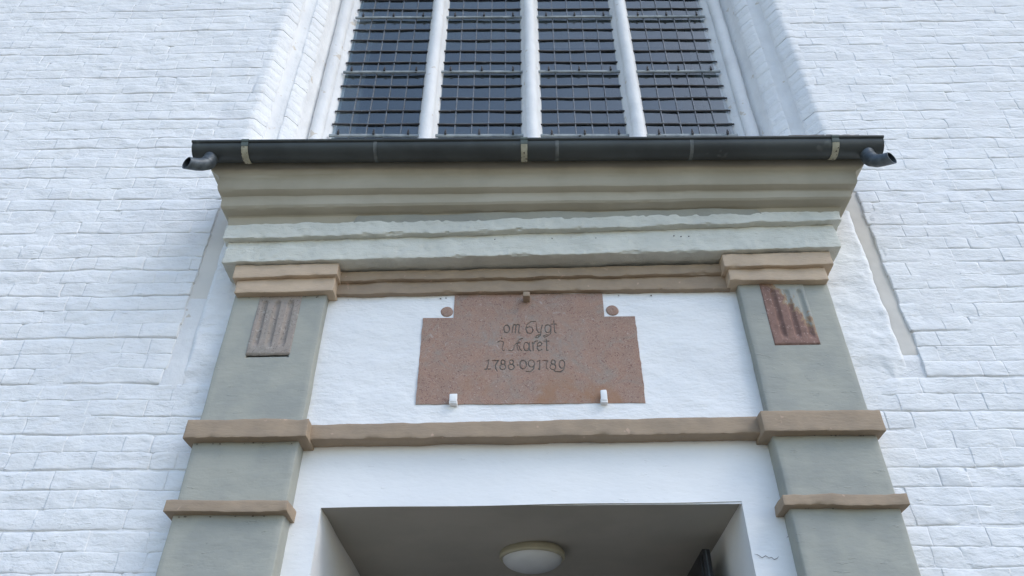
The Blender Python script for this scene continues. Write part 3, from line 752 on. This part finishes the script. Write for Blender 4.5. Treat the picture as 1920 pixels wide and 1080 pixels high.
# ================================================================== plaque
pq = thing('inscribed_plaque', 'red speckled stone plaque with notched top corners and carved script between the pilasters', 'plaque', (.037, -.01, 3.354))
LET = [[[[-63,3762],[-65,3753],[-68,3745],[-73,3740],[-78,3739],[-84,3740],[-89,3746],[-92,3754],[-93,3763],[-92,3772],[-89,3779],[-84,3784],[-79,3786],[-73,3784],[-68,3779],[-65,3772],[-63,3762]],[[-52,3738],[-45,3783],[-39,3790],[-31,3785],[-35,3738]],[[-31,3783],[-21,3791],[-14,3785],[-18,3738],[-10,3736]],[[70,3807],[47,3807],[27,3789],[19,3762],[27,3737],[46,3733],[56,3749],[51,3771],[37,3775],[24,3768]],[[73,3788],[74,3761],[82,3739],[94,3741],[103,3784]],[[97,3745],[93,3721],[78,3707],[67,3707],[75,3721],[95,3727]],[[146,3762],[145,3753],[141,3745],[137,3740],[131,3738],[125,3740],[120,3746],[118,3753],[117,3763],[118,3772],[121,3779],[126,3784],[132,3786],[138,3784],[143,3778],[146,3772],[146,3762]],[[148,3775],[147,3736],[133,3718],[114,3709],[108,3717],[124,3725],[137,3722]],[[163,3808],[165,3775],[166,3740],[174,3734]],[[149,3790],[177,3789]]],[[[-105,3707],[-101,3703]],[[-123,3681],[-111,3690],[-95,3684],[-94,3669],[-102,3645],[-97,3632],[-88,3634]],[[-68,3635],[-55,3629],[-42,3641],[-40,3660],[-30,3674],[-10,3676]],[[3,3704],[-13,3698],[-23,3680],[-26,3652],[-19,3631]],[[-17,3660],[-10,3637],[-2,3631]],[[34,3654],[33,3644],[30,3636],[26,3631],[21,3629],[16,3631],[11,3636],[9,3644],[8,3654],[9,3664],[12,3672],[16,3677],[21,3679],[26,3677],[30,3672],[33,3663],[34,3654]],[[36,3679],[36,3636],[42,3628]],[[53,3679],[55,3630]],[[54,3667],[68,3685],[78,3688]],[[75,3654],[93,3659],[100,3673],[89,3682],[77,3671],[75,3644],[83,3628],[99,3636]],[[121,3699],[124,3670],[121,3630],[129,3631]],[[107,3686],[136,3686]]],[[[-185,3523],[-176,3523],[-170,3548],[-167,3576],[-177,3571]],[[-166,3523],[-156,3525]],[[-148,3572],[-118,3574],[-134,3547],[-131,3526],[-124,3513]],[[-86,3563],[-86,3558],[-88,3554],[-92,3551],[-96,3550],[-100,3551],[-103,3554],[-105,3558],[-106,3563],[-105,3568],[-103,3572],[-100,3575],[-96,3576],[-92,3575],[-89,3572],[-86,3568],[-86,3563]],[[-82,3536],[-83,3530],[-86,3525],[-91,3522],[-96,3520],[-102,3522],[-107,3525],[-110,3530],[-111,3536],[-110,3541],[-107,3546],[-102,3550],[-97,3551],[-91,3550],[-86,3546],[-83,3541],[-82,3536]],[[-44,3563],[-44,3558],[-47,3554],[-50,3551],[-54,3550],[-58,3551],[-61,3554],[-63,3558],[-64,3563],[-63,3568],[-61,3572],[-58,3575],[-54,3576],[-50,3575],[-47,3572],[-44,3568],[-44,3563]],[[-40,3536],[-41,3530],[-44,3525],[-49,3521],[-55,3520],[-60,3521],[-65,3525],[-68,3530],[-70,3536],[-69,3541],[-65,3546],[-61,3549],[-55,3550],[-49,3549],[-44,3546],[-41,3541],[-40,3536]],[[-24,3546],[-21,3546]],[[20,3548],[18,3538],[15,3530],[10,3525],[3,3523],[-3,3525],[-8,3531],[-11,3538],[-12,3548],[-11,3558],[-8,3567],[-2,3572],[4,3574],[10,3572],[15,3567],[19,3558],[20,3548]],[[61,3553],[59,3545],[56,3539],[50,3535],[44,3534],[39,3535],[34,3539],[30,3546],[29,3553],[31,3561],[34,3568],[40,3573],[45,3574],[51,3572],[56,3568],[59,3561],[61,3553]],[[60,3553],[55,3524],[40,3506],[18,3510]],[[74,3565],[87,3573],[85,3520],[78,3522]],[[101,3570],[127,3569],[117,3549],[118,3527],[126,3520]],[[163,3561],[162,3556],[159,3552],[156,3549],[152,3548],[148,3549],[145,3552],[143,3556],[142,3561],[143,3566],[145,3570],[149,3573],[153,3574],[157,3573],[160,3570],[162,3566],[163,3561]],[[165,3534],[164,3528],[160,3523],[156,3519],[150,3518],[144,3519],[140,3523],[137,3528],[136,3534],[137,3539],[140,3544],[145,3547],[151,3549],[157,3547],[161,3544],[164,3539],[165,3534]],[[209,3548],[208,3539],[204,3532],[199,3527],[195,3525],[189,3527],[185,3532],[182,3539],[181,3548],[183,3558],[186,3566],[191,3571],[197,3573],[201,3571],[206,3565],[209,3557],[209,3548]],[[209,3548],[203,3519],[188,3504],[162,3508],[147,3520]]]]
PX0, PX1, UX0, UX1, PZ0, PZ1, PZ2 = -.511, .585, -.3535, .4265, 3.332, 3.835, 3.984
xs = axis([PX0, UX0, -.20, .225, UX1, PX1], [.02, .02, .0016, .02, .02]); zs = axis([PZ0, 3.491, 3.817, PZ1, PZ2], [.02, .0016, .009, .02])
xs, zs = np.array(xs), np.array(zs); n = len(xs)
GXg, GZg = np.meshgrid(xs, zs); P = np.stack([GXg.ravel(), np.full(GXg.size, -.050), GZg.ravel()], 1)
D = np.full(len(P), 9.0); which = np.zeros(len(P), int)
for li, ln in enumerate(LET):
    for st in ln:
        pts = np.array(st, float)/1000
        for a, b in zip(pts[:-1], pts[1:]):
            ab = b-a; L2 = max(1e-9, ab@ab)
            t = np.clip(((P[:,0]-a[0])*ab[0]+(P[:,2]-a[1])*ab[1])/L2, 0, 1)
            dd = np.hypot(P[:,0]-a[0]-t*ab[0], P[:,2]-a[1]-t*ab[1])
            which = np.where(dd < D, li, which); D = np.minimum(D, dd)
HW = .0026+.0009*vn(P, 30, 4)
P[:,1] += .0045*sm((HW+.0008-D)/.0024)
P[:,1] += fbm(P, 16, 19, 3)*.0010
edge_n = fbm(P, 25, 23, 3)*.0022
P[:,0] += np.where((P[:,0] < PX0+.001) | (P[:,0] > PX1-.001), edge_n, 0); P[:,2] += np.where((P[:,2] < PZ0+.001), edge_n, 0)
main = []; lets = [[], [], []]
for j in range(len(zs)-1):
    zc = (zs[j]+zs[j+1])/2
    for i in range(n-1):
        xc = (xs[i]+xs[i+1])/2
        if zc > PZ1 and not (UX0 < xc < UX1): continue
        q = (j*n+i, j*n+i+1, (j+1)*n+i+1, (j+1)*n+i)
        if sum(D[k] < HW[k] for k in q) >= 3: lets[which[q[0]]].append(q)
        else: main.append(q)
def sub(V, F):
    used = sorted({i for q in F for i in q}); mp_ = {k: i for i, k in enumerate(used)}
    return V[used], [tuple(mp_[i] for i in q) for q in F]
# rim back to the wall
bm_v = [tuple(p) for p in P]; cnt = {}
for q in main+lets[0]+lets[1]+lets[2]:
    for a, b in zip(q, q[1:]+q[:1]):
        cnt[(a, b)] = cnt.get((a, b), 0)+1
rim = [(a, b) for (a, b) in cnt if (b, a) not in cnt]
bk = {}
for a, b in rim:
    for k in (a, b):
        if k not in bk: bk[k] = len(bm_v); bm_v.append((P[k][0], -.035, P[k][2]))
    main.append((b, a, bk[a], bk[b]))
V, F = sub(np.array(bm_v), main); mesh('stone_slab', V, F, M_plaque, pq, sharp=40)
for L_ in lets:
    V, F = sub(P, L_); mesh('carved_lettering', V, F, M_letter, pq, sharp=None)
def hook(x, z, wd, h, mt, par, y1=-.074, nm='hook'):
    B = MB(); V, F = box_vf(x-wd/2, x+wd/2, y1, -.04, z-h*.35, z, .02, .004); B.add(V, F)
    V, F = box_vf(x-wd*.45, x+wd*.45, y1-.004, y1+.012, z-h*.2, z+h*.65, .02, .004); B.add(V, F)
    V, F = B.v, B.f
    return mesh(nm, rough(np.array(V), .002, 40, 66), F, mt, par, sharp=40)
hook(-.329, 3.340, .040, .052, M_head, pq); hook(.387, 3.346, .034, .066, M_head, pq)
V, F = box_vf(.008, .044, -.108, -.04, 3.930, 3.958, .02, .004); mesh('top_cleat', rough(V, .0015, 40, 3), F, M_tan, pq)
for cx_, lab in ((-.390, 'small round red stone disc by the left notch of the plaque'), (.471, 'small round red stone disc by the right notch of the plaque')):
    V, F = lathe_vf([(0.0001, -.011), (.012, -.011), (.024, -.0108), (.031, -.0095), (.0325, -.007), (.0325, .01)], (0, 0, 0), 28)
    V = np.array([(cx_+a+.001*math.sin(3*math.atan2(b, a)), c_-.039, 3.876-b) for a, b, c_ in V])
    d_ = mesh('stone_disc', V, F, M_plaque, None, sharp=50); tagm(d_, lab, 'stone disc', 'round stone discs beside the plaque')

# fluted stones let into the pilasters
def fluted(x0, x1, z0, z1, flutes, zt, zb, mt, par, s, y0):
    xs = lin(x0, x1, .0045); zs = lin(z0, z1, .007); n = len(xs)
    A, B_ = np.meshgrid(xs, zs); P = np.stack([A.ravel(), np.full(A.size, y0), B_.ravel()], 1)
    for fx in flutes:
        dx = P[:,0]-fx; dz = np.maximum(0, P[:,2]-(zt-.013))
        rr = np.hypot(dx, dz)/.0150
        fade = sm((P[:,2]-zb)/.05)
        P[:,1] += np.sqrt(np.maximum(0, 1-rr**2))*.0135*fade
    P[:,1] += fbm(P, 30, s, 3)*.0011
    e = (P[:,0] < x0+1e-4) | (P[:,0] > x1-1e-4) | (P[:,2] < z0+1e-4) | (P[:,2] > z1-1e-4)
    nn = fbm(P, 22, s+4, 3)*.003
    P[:,0] += np.where((P[:,0] < x0+1e-4) | (P[:,0] > x1-1e-4), nn, 0); P[:,2] += np.where(P[:,2] < z0+1e-4, nn, 0)
    P[:,1] = np.where(e, y0+.010, P[:,1])
    F = [(j*n+i, j*n+i+1, (j+1)*n+i+1, (j+1)*n+i) for j in range(len(zs)-1) for i in range(n-1)]
    return mesh('fluted_stone', P, F, mt, par, sharp=None)
o = fluted(-1.368, -1.143, 3.586, 3.965, (-1.330, -1.264, -1.196), 3.915, 3.62, M_flL, PL, 3, -.1045); o['label'] = 'greyish pink stone with three flutes'
o = fluted(1.240, 1.470, 3.618, 4.005, (1.300, 1.370, 1.437), 3.958, 3.645, M_flR, PR, 7, -.1045); o['label'] = 'red stone with three flutes, upper right painted grey'

# cracks and specks --------------------------------------------------------
M_crack = mat('open_crack', (.17, .155, .14), 1)
CR = [(1.138, 2.775), (1.136, 2.745), (1.131, 2.722), (1.133, 2.71), (1.121, 2.699)], [(1.072, 2.622), (1.060, 2.612), (1.048, 2.609), (1.040, 2.618), (1.028, 2.615), (1.017, 2.625), (1.0, 2.616), (.985, 2.628), (.970, 2.632)]
for ln in CR:
    Vc = []; Fc = []
    for k_, (xa, za) in enumerate(ln):
        wd_ = .0013 if 0 < k_ < len(ln)-1 else .0003
        xn, zn = ln[min(k_+1, len(ln)-1)]; xp, zp = ln[max(k_-1, 0)]; l_ = math.hypot(xn-xp, zn-zp)
        Vc += [(xa-(zn-zp)/l_*wd_, -.0088, za+(xn-xp)/l_*wd_), (xa+(zn-zp)/l_*wd_, -.0088, za-(xn-xp)/l_*wd_)]
        if k_: Fc.append((2*k_-2, 2*k_-1, 2*k_+1, 2*k_))
    mesh('crack', Vc, Fc, M_crack, por, smooth=False)
B = MB()
def speck(x, y, z, s_):
    V, F = box_vf(x-s_, x+s_, y-s_*.5, y+s_*.5, z-s_*.6, z+s_*.6, 1, s_*.3); B.add(rough(V, s_*.3, 300, rnd.randrange(99)), F)
for (xa, xb, y, z, nn) in ((-.98, 1.08, -.008, 3.150, 22), (-1.50, -1.03, -.104, 3.112, 7), (1.14, 1.59, -.104, 3.127, 8), (-1.50, -1.03, -.104, 2.774, 7),
                         (1.14, 1.59, -.104, 2.790, 8), (-.98, 1.08, -.046, 3.968, 10), (-1.45, -1.05, -.104, 3.94, 5), (-1.5, 1.6, -.192, 4.250, 7)):
    for _ in range(nn):
        x = rnd.uniform(xa, xb); speck(x, y, z+.0095*x*(1 if xb > 1 and xa < 0 else .2)+rnd.uniform(-.004, .002), rnd.uniform(.0018, .0042))
o = B.build('grime_specks', M_crack, por); o['kind'] = 'stuff'

# ================================================================== lamp and door
lamp = thing('ceiling_lamp', 'round frosted ceiling lamp with cream ring under the doorway ceiling', 'lamp', (.042, .62, 2.85))
V, F = lathe_vf([(.0001, .01), (.150, .01), (.158, 0), (.166, -.010), (.166, -.030), (.160, -.037), (.150, -.038), (.145, -.03)], (.042, .62, 2.85), 56)
mesh('ring', V, F, M_cream, lamp, sharp=40)
V, F = lathe_vf([(.150*math.cos(a), -.034-.060*math.sin(a)) for a in np.linspace(0, math.pi/2-.001, 14)], (.042, .62, 2.85), 56)
mesh('glass_bowl', V, [q for q in F], M_frost, lamp, sharp=None)
dl = thing('door_leaf', 'dark door leaf standing open against the right side of the passage', 'door', (.868, .8, 0))
V, F = box_vf(.846, .884, .385, 1.25, .05, 2.785, .3, .004); mesh('leaf', V, F, M_door, dl)
V, F = box_vf(.836, .850, .41, 1.22, .10, 2.765, .3, .004); mesh('leaf_panel', V, F, M_door, dl)
V, F = box_vf(.860, .866, .380, .386, .05, 2.78, .3, .001); mesh('edge_strip', V, F, M_zinc2, dl)
